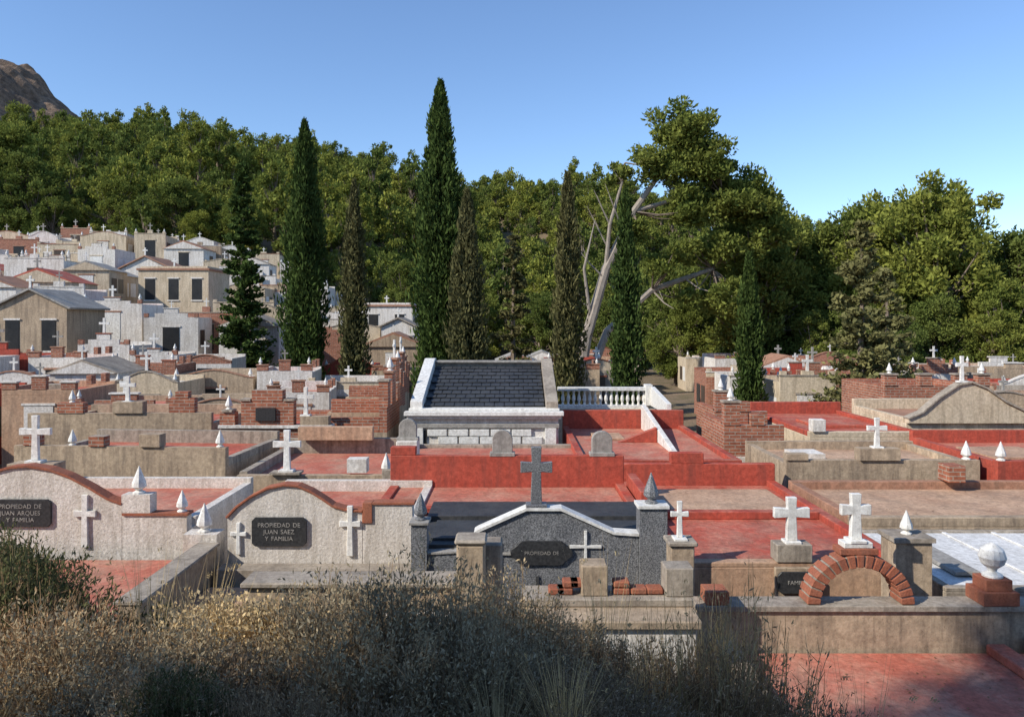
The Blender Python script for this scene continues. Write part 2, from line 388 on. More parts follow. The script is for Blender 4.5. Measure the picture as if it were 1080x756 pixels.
def cypress(x, y, H, W, mat, seed, n=12000, ls=.055):
    np.random.seed(seed); rs = np.random.RandomState(seed); b = MB(); z0 = gz(x,y)
    def prof(t):
        t = np.asarray(t)
        return W/2*np.where(t<.3, .62+.38*np.sqrt(np.clip(t/.3,0,1)), np.clip(1-((t-.3)/.7)**1.7,0,1)**.8)+.03
    ph = rs.uniform(0,6.28,8)
    def lob(t, a):
        return 1+.13*np.sin(3*a+ph[0]+t*5)+.12*np.sin(5*a+ph[1]-t*9)+.11*np.sin(t*23+ph[2]+2*a)+.10*np.sin(t*41+ph[3]+3*a)
    t = rs.uniform(.03,1,n)**.85; a = rs.uniform(0,6.283,n)
    rr = prof(t)*lob(t,a)*rs.uniform(.55,1.08,n)
    P = np.stack([rr*np.cos(a), rr*np.sin(a), t*H], 1)
    D = np.stack([.45*np.cos(a), .45*np.sin(a), np.ones(n)*1.1], 1)
    b.leaves(P, np.full(n,ls), 2.4, mat, dirs=D, jit=.45)
    m = n//12; t = rs.uniform(.08,1,m); a = rs.uniform(0,6.283,m); rr = prof(t)*lob(t,a)*rs.uniform(1.0,1.3,m)
    P = np.stack([rr*np.cos(a), rr*np.sin(a), t*H+.1], 1); D = np.stack([.3*np.cos(a), .3*np.sin(a), np.ones(m)], 1)
    b.leaves(P, np.full(m,ls*.8), 4.0, mat, dirs=D, jit=.25)
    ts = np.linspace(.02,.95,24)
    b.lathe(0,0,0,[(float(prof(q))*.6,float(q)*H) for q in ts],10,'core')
    b.tube([(0,0,-.6),(0,0,H*.5)],[.16,.1],'bark',6)
    me = b.build('cypress', origin=(0,0,0), link=False)
    place(me, 'cypress_tree', (x,y,z0-.3), seed)
def top(z, x, y): return z-gz(x,y)+.3
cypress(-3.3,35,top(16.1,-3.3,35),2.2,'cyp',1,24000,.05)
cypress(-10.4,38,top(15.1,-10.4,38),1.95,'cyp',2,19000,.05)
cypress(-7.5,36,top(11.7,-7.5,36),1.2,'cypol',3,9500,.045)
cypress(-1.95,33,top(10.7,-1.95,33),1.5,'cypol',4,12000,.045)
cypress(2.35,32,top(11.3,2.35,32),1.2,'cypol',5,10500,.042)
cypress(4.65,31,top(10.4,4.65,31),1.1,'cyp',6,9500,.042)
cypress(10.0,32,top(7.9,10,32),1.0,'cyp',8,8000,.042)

def layered(x, y, H, W, mat, seed, nb=90, lpb=110, ls=.06, name='conifer_tree'):
    np.random.seed(seed); rs = np.random.RandomState(seed); b = MB(); z0 = gz(x,y)
    b.tube([(0,0,-.5),(.05,0,H*.5),(0,0,H*.98)],[.2,.12,.02],'bark',6)
    for i in range(nb):
        t = rs.uniform(.08,.98); a = rs.uniform(0,6.283); L = W/2*(1-t)**.75*rs.uniform(.6,1.15)+.12
        dr = np.array([math.cos(a),math.sin(a),0]); z = t*H
        s = rs.uniform(.1,1,lpb)
        P = dr*(s*L)[:,None]; P[:,2] += z-.12*L*s+.25*L*s**2; P += rs.normal(size=(lpb,3))*np.array([.09,.09,.06])*(.5+L*.6)
        b.leaves(P, np.full(lpb,ls), 2.0, mat, dirs=np.tile(dr*.6+np.array([0,0,.25]),(lpb,1)), jit=.6)
        b.tube([(0,0,z),tuple(dr*L*.9+np.array([0,0,z+.05*L]))],[.03,.008],'bark',3)
    me = b.build(name, origin=(0,0,0), link=False)
    place(me, name, (x,y,z0-.2), seed)
layered(-14.9,42,top(13.9,-14.9,42),3.3,'cyp',21,190,130,.07,'spruce_tree')
layered(0.1,40,top(9.6,0,40),3.0,'cypol',22,85,80,.06,'spruce_tree')
layered(12.9,28,top(8.8,12.9,28),4.0,'cedar',23,120,120,.055,'cedar_tree')
layered(16.3,33,top(7.4,16.3,33),3.4,'cedar',24,90,90,.06,'cedar_tree')

# ------------------------------------------------------------------ vaults
def body(b, x0,x1,y0,y1,zg,zr,wall,roof,pf=.15,pb=.15,pl=.12,pr=.12,th=.13,side=None):
    side = side or wall
    b.box(x0,x1,y0,y1,zg,zr,wall)
    b.box(x0+th,x1-th,y0+th,y1-th,zr,zr+.025,roof)
    if pf: b.box(x0,x1,y0,y0+th,zr,zr+pf,wall)
    if pb: b.box(x0,x1,y1-th,y1,zr,zr+pb,side)
    if pl: b.box(x0,x0+th,y0+th,y1-th,zr,zr+pl,side)
    if pr: b.box(x1-th,x1,y0+th,y1-th,zr,zr+pr,side)

OCC = []
def occ(x0,x1,y0,y1): OCC.append((x0,x1,y0,y1))
def cross_obj(x,y,z,h,mat='marble',name='white_cross',t=.18,w=.78,base=True, rot=0):
    b = MB(); zz = z-.01
    if base: b.box(x-.11*h*1.6,x+.11*h*1.6,y-.09,y+.09,zz,zz+.05*h+.01,mat); zz = z+.05*h
    b.cross(x,y,zz,h-(zz-z),mat,t,w)
    return b.build(name, .006, rot)
def plaque(x0,x1,y,z0,z1,lines,size,name='name_plaque',oval=False):
    b = MB(); c = .045
    if oval:
        cx=(x0+x1)/2; cz=(z0+z1)/2; rx=(x1-x0)/2; rz=(z1-z0)/2; P = []
        for i in range(32):
            a = 2*math.pi*i/32; k = 1+.06*math.cos(6*a)
            P.append((cx+rx*k*math.copysign(abs(math.cos(a))**.75,math.cos(a)), cz+rz*k*math.copysign(abs(math.sin(a))**.75,math.sin(a))))
    else:
        P = [(x0+c,z0),(x1-c,z0),(x1,z0+c),(x1,z1-c),(x1-c,z1),(x0+c,z1),(x0,z1-c),(x0,z0+c)]
    b.prY(P, y-.03, y, 'plaque'); ob = b.build(name, .004)
    loc = ob.location; nl = len(lines)
    for i, t in enumerate(lines):
        cu = bpy.data.curves.new('lettering','FONT'); cu.body = t; cu.size = size; cu.align_x='CENTER'; cu.align_y='CENTER'; cu.extrude=.002
        cu.space_word = 1.5
        to = bpy.data.objects.new('lettering', cu); to.rotation_euler = (math.pi/2,0,0)
        cu.materials.append(M['stone'])
        sc.collection.objects.link(to); to.parent = ob
        to.location = (0, (y-.033)-loc.y, (z1+z0)/2+(nl-1)*size*.55-i*size*1.1-loc.z)
    return ob

# --- granite tomb in the centre
b = MB()
b.box(-1.12,1.82,9.12,11.0,0,2.33,'dark')
b.box(-1.14,1.84,10.2,11.02,2.331,2.40,'dark')
b.box(-1.0,1.7,9.3,10.15,2.331,2.36,'dark')
poly = [(-1.0,1.0),(1.5,1.0),(1.5,2.47),(1.2,2.49),(.58,2.77),(.17,2.77),(-.39,2.52),(-.60,2.27),(-1.0,2.25)]
b.prY(poly, 8.98, 9.12, 'granite')
b.strip([(-.43,2.50),(-.39,2.525),(.17,2.775),(.58,2.775),(1.2,2.495),(1.5,2.475)], 8.95, 9.15, .035, 'marble')
b.strip([(-1.0,2.255),(-.61,2.275),(-.43,2.475)], 8.96, 9.14, .025, 'stone')
b.box(1.503,1.83,8.93,9.18,1.0,2.81,'granite'); b.box(1.48,1.85,8.90,9.20,2.81,2.85,'marble')
b.box(-1.19,-1.003,8.93,9.18,1.0,2.62,'granite'); b.box(-1.21,-.98,8.90,9.20,2.62,2.65,'stone')
b.box(-1.19,1.83,8.86,8.97,1.0,1.72,'granite')
b.box(-1.15,1.8,8.78,8.855,1.0,1.60,'stone')
b.cross(.87,8.965,2.02,.52,'marble',.055,.72,.03)
b.cross(-.16,8.965,2.0,.42,'stone',.06,.7,.03)
b.finial(1.66,9.05,2.85,.36,'granite'); b.finial(-1.09,9.05,2.65,.32,'granite')
b.box(.28,.32,8.96,9.0,1.65,2.0,'dark')
b.lathe(-.35,8.82,1.72,[(.05,0),(.045,.02),(.02,.03),(.02,.12),(.06,.2),(.05,.22)],8,'marble')
b.box(-.43,-.27,8.80,8.85,1.60,1.90,'plaque')
b.build('granite_tomb', .008); occ(-1.3,2,8.5,11.1)
cross_obj(.29,9.05,2.81,.71,'granite','granite_cross',.16,.56)
plaque(0.0,.70,8.975,2.13,2.43,['PROPIEDAD DE'],.058,'oval_name_plaque',True)

# --- white rough-cast tombs with signs
b = MB()
body(b,-3.76,-1.32,10.16,12.7,0,2.18,'speck','redpale',0,.2,.12,.12)
top2 = [(-3.75,2.42),(-3.62,2.56),(-3.44,2.69),(-3.22,2.80),(-3.0,2.845),(-2.82,2.83),(-2.66,2.76),(-2.5,2.66),(-2.37,2.57),(-2.2,2.52),(-1.97,2.50)]
b.prY([(-3.75,.9),(-1.97,.9)]+top2[::-1], 10.0, 10.158, 'speck')
b.strip(top2, 9.97, 10.17, .032, 'brickp')
b.box(-1.967,-1.31,10.0,10.158,.9,2.60,'speck'); b.box(-1.967,-1.84,9.975,10.17,2.36,2.63,'brickp'); b.box(-1.837,-1.28,9.975,10.175,2.60,2.635,'brickp')
b.cross(-2.13,9.985,1.93,.66,'marble',.10,.42,.05); b.cross(-3.60,9.985,1.95,.42,'marble',.11,.5,.04)
b.box(-3.80,-1.27,9.72,9.995,.9,1.83,'conc')
b.build('rough_cast_tomb', .006); occ(-3.9,-1.2,9.5,12.8)
plaque(-3.42,-2.70,9.99,2.06,2.44,['PROPIEDAD DE','JUAN SAEZ','Y FAMILIA'],.080)
b = MB()
body(b,-9.2,-4.5,10.66,13.2,0,2.12,'speck','redpale',0,.2,.12,.12)
top1 = [(-9.2,2.40),(-8.5,2.45),(-7.8,2.66),(-7.3,2.88),(-6.95,2.98),(-6.7,3.0),(-6.4,2.95),(-6.15,2.86),(-5.85,2.70),(-5.6,2.55),(-5.4,2.48)]
b.prY([(-9.2,.9),(-5.4,.9)]+top1[::-1], 10.5, 10.658, 'speck')
b.strip(top1, 10.47, 10.67, .032, 'brickp')
b.box(-5.397,-4.5,10.5,10.658,.9,2.33,'speck'); b.box(-5.39,-4.48,10.475,10.675,2.33,2.365,'brickp')
b.box(-5.397,-5.0,10.48,10.68,2.366,2.62,'speck'); b.finial(-5.2,10.58,2.62,.38,'marble')
b.cross(-5.9,10.485,1.9,.72,'marble',.10,.42,.05)
b.finial(-4.6,10.58,2.365,.30,'marble')
b.box(-4.35,-3.9,10.02,10.3,.9,2.2,'speck'); b.finial(-4.12,10.16,2.2,.38,'marble')
b.build('rough_cast_tomb', .006); occ(-9.3,-3.9,10,13.3)
plaque(-7.2,-6.36,10.49,2.18,2.56,['PROPIEDAD DE','JUAN ARQUES','Y FAMILIA'],.084)
b = MB(); b.box(-9,-4.12,8.2,10.2,-.2,1.78,'conc'); b.box(-8.9,-4.12,8.3,10.2,1.781,1.81,'redpale')
b.box(-4.11,-3.88,7.9,10.0,-.2,2.06,'beige'); b.box(-4.15,-3.85,7.88,10.01,2.06,2.10,'conc')
b.build('red_terrace_tomb', .008)
b = MB(); b.box(-3.85,-1.25,8.55,9.7,-.2,1.62,'conc'); b.box(-3.85,-1.27,8.5,9.6,1.621,1.65,'ochre'); b.build('low_tomb_slab',.008)

# --- front row of walls and posts
b = MB()
b.box(-2.75,-.62,7.85,8.15,.2,2.26,'beige'); b.box(-2.8,-.58,7.8,8.2,2.26,2.32,'conc')
b.box(-1.5,-.62,7.7,7.845,.2,2.02,'white')
b.build('concrete_boundary_wall',.015)
b = MB(); b.box(-.55,-.27,7.5,7.78,.2,2.80,'beige'); b.box(-.57,-.25,7.48,7.80,2.80,2.85,'conc'); b.box(-.38,-.1,7.82,8.1,.2,2.72,'conc'); b.build('concrete_post',.02)
b = MB()
b.box(.14,1.72,7.05,7.7,.2,2.16,'white'); b.box(.10,1.76,7.0,7.75,2.16,2.24,'beige'); b.box(.10,1.76,7.35,7.75,2.241,2.32,'conc')
b.box(.68,.94,7.42,7.68,2.321,2.62,'beige')
for i,(x,z) in enumerate([(.36,2.321),(.44,2.321),(.5,2.39),(.57,2.39),(1.0,2.321),(1.0,2.39),(1.17,2.321),(1.33,2.321)]):
    b.box(x,x+.16,7.45,7.6,z+.001*i,z+.065,'brickp')
b.box(1.5,1.78,7.4,7.66,2.321,2.60,'conc')
b.build('whitewashed_boundary_wall',.012)
b = MB(); b.box(1.74,2.0,8.3,8.56,.2,2.55,'beige'); b.box(1.71,2.03,8.27,8.59,2.55,2.6,'conc'); b.build('concrete_post',.012)
cross_obj(1.86,8.42,2.6,.42,t=.13,w=.5)
b = MB()
b.box(1.95,7.4,7.9,8.12,.2,2.00,'beige'); b.box(1.92,7.42,7.86,8.16,2.00,2.06,'conc')
b.box(2.02,2.26,7.88,8.14,2.061,2.20,'brickp')
nb = 17; cx, cz = 3.63, 2.062
for i in range(nb):
    a0 = math.pi*i/nb+.02; a1 = math.pi*(i+1)/nb-.02
    P = [(cx+r*math.cos(a), cz+r*.92*math.sin(a)) for r,a in ((.42,a0),(.56,a0),(.56,a1),(.42,a1))]
    b.prY(P, 7.88+.004*(i%3), 8.13, 'brickp')
ring = [(cx+r*math.cos(a), cz+r*.92*math.sin(a)) for r, seq in ((.43,range(0,25)),(.55,range(24,-1,-1))) for a in [math.pi*q/24 for q in seq]]
b.prY(ring, 7.90, 8.11, 'conc')
b.box(3.42,3.82,7.9,8.1,2.575,2.64,'brickp'); b.box(3.47,3.77,7.92,8.08,2.641,2.70,'marble')
b.box(4.88,5.26,7.85,8.17,2.061,2.2,'brickp'); b.box(4.93,5.21,7.89,8.13,2.2,2.32,'brickp')
b.lathe(5.07,8.01,2.32,[(.10,0),(.10,.03),(.04,.06),(.05,.09),(.11,.14),(.135,.21),(.11,.29),(.05,.34),(.01,.36)],14,'marble')
b.build('arched_brick_parapet_wall',.006)
cross_obj(3.62,8.0,2.70,.50,t=.2,w=.66)
b = MB(); b.box(2.1,8.0,5.3,7.87,-.3,1.55,'conc'); b.box(2.15,7.95,5.4,7.86,1.551,1.58,'redpale')
b.box(4.9,5.1,7.2,7.85,1.581,1.68,'redpale')
b.box(5.3,5.55,5.4,7.86,1.581,1.75,'white'); b.box(2.1,2.3,5.3,7.86,1.581,1.72,'beige')
b.build('shaded_red_roof_tomb',.012)

# --- big red roof on the right
b = MB(); body(b,2.02,4.80,9.30,14.0,0,2.0,'ochre','red',.06,.42,.10,.12,.16,side='redw')
b.box(2.4,4.5,11.9,13.4,2.026,2.06,'ochre'); b.box(2.02,2.18,11,12.2,2.101,2.22,'redw')
b.box(2.18,4.64,11.45,11.62,2.026,2.14,'redw')
b.box(3.24,3.68,9.28,9.52,2.061,2.28,'conc'); b.box(3.20,3.72,9.22,9.279,1.55,2.02,'beige')
b.box(2.9,3.5,13.84,14.02,2.421,2.62,'redw')
b.build('red_roof_tomb',.01); occ(2,4.9,9,14.2)
cross_obj(3.46,9.4,2.28,.56,t=.2,w=.82)
plaque(3.22,3.70,9.21,1.72,1.98,['FAMILIA'],.07)
b = MB(); b.box(4.28,4.68,8.45,8.8,.2,2.55,'beige'); b.box(4.25,4.71,8.42,8.83,2.55,2.6,'conc'); b.finial(4.48,8.62,2.6,.27,'marble'); b.build('stone_gate_pier',.012)
b = MB(); body(b,4.86,9.6,8.5,10.9,0,1.98,'conc','whiteroof',.05,.05,.05,.05,.1)
for i in range(6): b.box(5.4+i*.7,5.46+i*.7,8.62,10.78,2.006,2.03,'whiteroof')
b.box(5.2,5.5,8.9,10.1,2.03,2.08,'stone')
b.build('white_roof_tomb',.008); occ(4.8,9.7,8.4,11)
b = MB(); body(b,4.95,9.8,11.05,13.6,0,2.02,'beige','ochre',.14,.16,.14,.14,.15,'terra')
b.box(7.6,7.9,13.2,13.55,2.21,2.5,'brick')
b.build('ochre_roof_tomb',.01); occ(4.9,9.9,11,13.7)
b = MB(); body(b,5.1,8.7,14.1,16.6,0,2.22,'beige','ochre',.22,.2,.15,.15,.15)
b.box(6.45,7.2,14.05,14.3,2.441,2.66,'beige'); b.box(5.1,5.5,14.07,14.28,2.442,2.56,'beige'); b.finial(8.5,14.2,2.44,.35,'marble')
b.box(5.6,6.2,15,15.6,2.246,2.4,'white')
b.build('beige_parapet_tomb',.01); occ(5,8.8,14,16.7)
cross_obj(6.82,14.18,2.66,.56,t=.15,w=.7)
b = MB(); body(b,8.9,12.6,13.9,17.0,0,2.3,'redw','redpale',.16,.3,.14,.14,.15); b.box(9.3,10.6,14.6,15.9,2.326,2.4,'ochre'); b.box(10.9,11.2,13.85,14.1,2.46,2.8,'brick'); b.finial(11.05,13.97,2.8,.3,'marble'); b.finial(9.0,13.97,2.46,.35,'marble'); b.build('red_roof_tomb',.01); occ(8.9,12.7,13.8,17.1)

# --- centre red roof behind granite
b = MB(); body(b,-2.02,1.86,11.1,12.75,0,2.24,'redw','redpale',.05,.55,.06,.1,.15)
b.box(-2.02,-1.6,12.61,12.77,2.79,2.93,'redw')
b.box(1.9,2.05,11.2,12.6,1.9,2.5,'redw')
b.build('red_roof_tomb',.01); occ(-2.1,1.95,11,12.9)
for (x,y,z,w,h) in ((-.16,12.68,2.79,.34,.42),(1.50,12.68,2.79,.34,.40),(-2.0,14.6,2.75,.34,.4)):
    b = MB(); P = [(x-w/2,z),(x+w/2,z),(x+w/2,z+h*.62)]+[(x+w/2*math.cos(a),z+h*.62+h*.38*math.sin(a)) for a in np.linspace(.25,2.9,9)]+[(x-w/2,z+h*.62)]
    b.prY(P,y-.06,y+.06,'stone'); b.box(x-w/2-.04,x+w/2+.04,y-.09,y+.085,z-.02,z+.05,'stone'); b.build('rounded_headstone',.01)
b = MB(); body(b,-2.3,1.5,13.4,16.9,0,2.2,'conc','redpale',.2,.1,.1,.1); b.box(-2.2,-1.8,14.4,14.8,2.226,2.74,'white'); b.build('red_roof_tomb',.01); occ(-2.4,1.6,13,17)

# --- chapel with slate roof
b = MB(); x0,x1 = -2.42,1.10
b.box(x0,x1,18.0,21.3,0,2.72,'white')
b.box(x0-.06,x1+.06,17.9,18.02,2.72,2.80,'marble'); b.box(x0-.12,x1+.12,17.82,18.06,2.801,2.90,'marble'); b.box(x0-.03,x1+.03,18.0,18.4,2.901,2.96,'marble')
b.box(x0-.02,x1+.02,17.93,17.998,2.50,2.60,'stone')
for i in range(6):
    for j in range(3):
        xx = x0+.42+i*.5+(.25 if j%2 else 0)
        if xx+.46 < x1-.25: b.box(xx,xx+.46,17.94,17.998,1.95+j*.18,2.11+j*.18,'marble')
b.box(x0+.05,x0+.32,17.92,17.998,1.0,2.5,'marble'); b.box(x1-.32,x1-.05,17.92,17.998,1.0,2.5,'marble')
b.box(x0+.33,x0+.40,17.96,17.998,1.0,2.45,'glass')
n = 11; ya, za, yb, zb = 18.25, 2.96, 21.1, 3.78
for i in range(n):
    t0 = i/n; t1 = (i+1.25)/n
    y0_ = ya+(yb-ya)*t0; z0_ = za+(zb-za)*t0; y1_ = ya+(yb-ya)*min(t1,1); z1_ = za+(zb-za)*min(t1,1)
    k = 12; wv = (x1-x0-.62)/k
    for j in range(k):
        xa = x0+.31+j*wv+(.5*wv if i%2 else 0); xb_ = min(xa+wv-.012, x1-.31)
        if xb_ <= xa: continue
        lift = .045+random.uniform(0,.012)
        b.prX([(y0_,z0_+lift),(y1_,z1_+.004+random.uniform(0,.004)),(y1_,z1_-.03),(y0_,z0_+lift-.03)], xa, xb_, 'slate')
b.prX([(18.2,2.9),(21.15,2.9),(21.15,3.76),(21.0,3.76),(18.25,2.94)], x0+.3, x1-.3, 'slate')
for xa, xb_, mt in ((x0,x0+.29,'marble'),(x1-.29,x1,'conc')):
    b.prX([(18.05,2.9),(21.3,2.9),(21.3,4.0),(21.05,4.0),(18.05,3.12)], xa, xb_, mt)
b.box(x0+.3,x1-.3,21.12,21.3,2.9,3.88,'stone')
b.box(x0+.25,x1-.25,21.0,21.33,3.881,3.94,'stone')
b.build('slate_roof_chapel',.008); occ(-2.6,1.25,17.7,21.5)

# --- red court with balustrade
b = MB(); body(b,1.3,4.4,14.5,19.6,0,2.25,'redw','redpale',.12,.5,.1,.12,.15)
b.prX([(15.2,2.276),(19.4,2.276),(19.4,2.9)],3.3,3.42,'white'); b.prY([(2.4,2.276),(3.29,2.276),(3.29,2.62)],17.2,17.36,'redw')
b.box(1.9,2.6,17.5,18.4,2.276,2.33,'ochre'); b.build('red_roof_tomb',.01); occ(1.2,4.5,14.3,19.8)
b = MB()
b.box(1.35,4.3,21.9,22.25,0,2.5,'cream'); b.box(1.33,3.95,21.95,22.2,2.501,2.60,'marble'); b.box(1.33,3.95,21.95,22.2,3.02,3.12,'marble')
for i in range(16):
    b.lathe(1.48+i*.157,22.07,2.60,[(.04,0),(.04,.04),(.025,.07),(.055,.16),(.05,.22),(.025,.34),(.04,.39),(.04,.42)],8,'marble')
b.box(3.86,4.06,21.9,22.25,2.6,3.2,'marble')
b.prX([(19.6,2.6),(21.9,2.6),(21.9,3.15),(19.6,2.9)],4.0,4.12,'marble')
b.box(1.35,4.3,22.26,25,0,2.3,'white')
b.build('white_balustrade',.006); occ(1.2,4.4,21.8,25)

# --- left middle
b = MB(); body(b,-9.4,-5.25,14.3,17.0,0,2.3,'beige','red',.36,.3,.14,.14,.14,'conc'); b.box(-6.9,-6.5,14.25,14.48,2.665,2.9,'beige'); b.box(-9.2,-8.9,14.28,14.46,2.662,2.95,'brick'); b.box(-7.9,-7.6,14.27,14.47,2.662,2.85,'brick'); b.finial(-5.4,14.4,2.66,.32,'marble'); b.finial(-8.3,14.4,2.66,.3,'marble'); b.build('beige_parapet_tomb',.01,-.07); occ(-9.5,-5.2,14.1,17.1)
cross_obj(-8.10,12.9,2.62,.80,t=.13,w=.7)
b = MB(); b.box(-8.5,-7.7,12.75,13.1,0,2.62,'beige'); b.build('stone_gate_pier',.01)
b = MB(); body(b,-4.9,-2.15,13.5,16.7,0,2.12,'beige','redpale',.16,.35,.2,.2,.14,'conc'); b.box(-4.3,-3.76,13.42,13.7,2.3,2.34,'conc')
b.box(-2.95,-2.6,13.55,13.8,2.311,2.56,'white'); b.finial(-2.25,13.57,2.31,.36,'marble'); b.box(-4.6,-3.0,16.3,16.5,2.47,2.75,'ochre'); b.build('red_roof_tomb',.01); occ(-5,-2.1,13.4,16.8)
cross_obj(-4.02,13.56,2.34,.74,t=.14,w=.7)
b = MB(); body(b,-6.7,-4.15,17.4,20.4,0,2.35,'brick','red',.3,.3,.14,.14,.14)
b.box(-6.7,-6.35,17.38,17.6,2.651,2.95,'brick'); b.box(-6.2,-5.0,17.36,17.6,2.651,3.2,'brick'); b.box(-5.95,-5.25,17.35,17.61,3.201,3.45,'brick')
b.box(-4.85,-4.2,17.35,17.6,2.651,2.85,'beige'); b.box(-5.85,-5.4,17.30,17.349,2.75,3.05,'plaque'); b.box(-6.72,-4.12,17.33,17.62,2.58,2.65,'white')
for x in (-6.52,-6.1,-5.1): b.box(x-.12,x+.12,17.33,17.64,2.951 if x<-6.3 else 3.201,3.0 if x<-6.3 else 3.25,'conc')
b.finial(-6.53,17.5,3.0,.32,'marble'); b.build('stepped_brick_tomb',.008); occ(-6.8,-4.1,17.2,20.5)
cross_obj(-4.75,17.48,2.85,.66,t=.13,w=.6)
b = MB(); body(b,-11.5,-7.2,18.0,21,0,2.45,'beige','red',.4,.3,.14,.14,.14); b.box(-9.5,-8.8,17.95,18.2,2.851,3.12,'beige'); b.box(-8.2,-7.6,18.0,18.2,2.851,3.2,'brick'); b.box(-8.05,-7.75,17.99,18.21,3.201,3.35,'brick'); b.box(-10.8,-10.2,17.98,18.2,2.851,3.1,'brick'); b.finial(-10.5,18.08,3.1,.3,'marble'); b.build('beige_parapet_tomb',.01,.03); occ(-11.6,-7.1,17.9,21.1)
cross_obj(-9.15,18.07,3.10,.62,t=.14,w=.62)
for i in range(5):
    y = 17.9+i*2.1; x = -2.95-.22*i; b = MB()
    zt = 2.75+.22*(i%2)
    b.box(x-1.7,x,y,y+2.0,0,zt-.35,'beige'); b.box(x-1.55,x-.2,y+.15,y+1.85,zt-.349,zt-.32,'red')
    b.box(x-.18,x,y,y+2.0,zt-.349,zt+.25,'brick')
    b.box(x-.2,x+.02,y+.02,y+.4,zt+.251,zt+.85,'brick'); b.box(x-.2,x+.02,y+1.55,y+1.95,zt+.251,zt+.7,'brick'); b.box(x-.19,x+.01,y+.75,y+1.3,zt+.251,zt+1.0,'brick')
    b.box(x-.23,x+.05,y-.0,y+.43,zt+.851,zt+.9,'conc'); b.box(x-.22,x+.04,y+.72,y+1.33,zt+1.001,zt+1.05,'terra')
    b.box(x+.003,x+.03,y+.5,y+1.4,.1,1.9,'glass')
    b.box(x-1.6,x-.19,y,y+.15,zt-.349,zt-.0,'brick')
    b.crossX(x-.09,y+1.02,zt+1.05,.5,'marble') if i%2 else b.finial(x-.09,y+1.02,zt+1.05,.35,'marble')
    b.build('stepped_brick_tomb',.008)
occ(-5.7,-2.8,17.5,28.5)
# --- right middle
for i in range(2):
    x=4.75+.5*i; y=17+i*2.6; b = MB()
    body(b,x,x+1.35,y,y+2.0,0,2.45,'brick','red',.25,.2,.3,.1,.14)
    b.box(x,x+.35,y-.02,y+.2,2.701,3.2,'brick'); b.box(x-.03,x+.38,y-.05,y+.23,3.201,3.25,'conc'); b.box(x+.6,x+.9,y-.02,y+.2,2.701,2.95,'brick')
    b.box(x+.1,x+.7,y-.06,y-.003,.3,2.0,'white'); b.box(x-.03,x-.003,y+.3,y+.8,.4,2.1,'white'); b.box(x-.03,x-.003,y+1.1,y+1.7,.4,2.1,'glass')
    b.finial(x+.17,y+.09,3.25,.3,'marble'); b.build('stepped_brick_tomb',.008)
occ(4.7,6.7,16.9,22)
b = MB(); body(b,6.75,9.3,17.2,21.6,0,2.4,'cream','red',.12,.35,.12,.12,.15,side='redw'); b.box(7.4,8.7,18.5,19.8,2.426,2.5,'red'); b.box(6.8,7.1,17.15,17.4,2.521,2.8,'white'); b.build('red_roof_tomb',.01); occ(6.6,9.3,17,21.7)
b = MB(); body(b,9.4,13.2,18.1,21,0,2.6,'cream','terra',.0,.3,.12,.12,.14)
P = [(9.4,2.6),(9.4,2.7),(9.75,2.85),(10.15,3.2),(10.6,3.50),(10.9,3.56),(11.25,3.42),(11.7,3.1),(12.2,2.86),(13.2,2.80),(13.2,2.6)]
b.prY(P[::-1],18.0,18.18,'cream'); b.strip(P[1:-1],17.95,18.22,.05,'conc'); b.box(10.2,11.4,17.94,17.999,1.0,2.45,'white')
b.build('gabled_cream_tomb',.008); occ(9.3,13.3,17.9,21.2)
cross_obj(10.72,18.08,3.58,.62,t=.13,w=.5)
b = MB(); body(b,10.6,13.6,21.6,24.4,0,2.9,'brick','red',.3,.3,.3,.3,.14)
for q in (10.6,11.6,12.6,13.25): b.box(q,q+.35,21.57,21.8,3.201,3.5,'brick'); b.box(q-.03,q+.38,21.54,21.83,3.501,3.55,'conc')
b.finial(10.78,21.68,3.55,.3,'marble'); b.finial(13.42,21.68,3.55,.3,'marble'); b.build('stepped_brick_tomb',.008); occ(10.5,13.7,21.4,24.6)
b = MB(); body(b,13.4,16.2,16.5,19.4,0,2.4,'beige','redpale',.2,.3,.14,.14,.14)
b.add([(13.6,17,2.42),(15.8,17,2.42),(15.8,19,2.42),(13.6,19,2.42),(14.7,18,3.9)],[(0,1,4),(1,2,4),(2,3,4),(3,0,4)],'cream'); b.build('pyramid_roof_tomb',.0); occ(13.3,16.3,16.4,19.5)

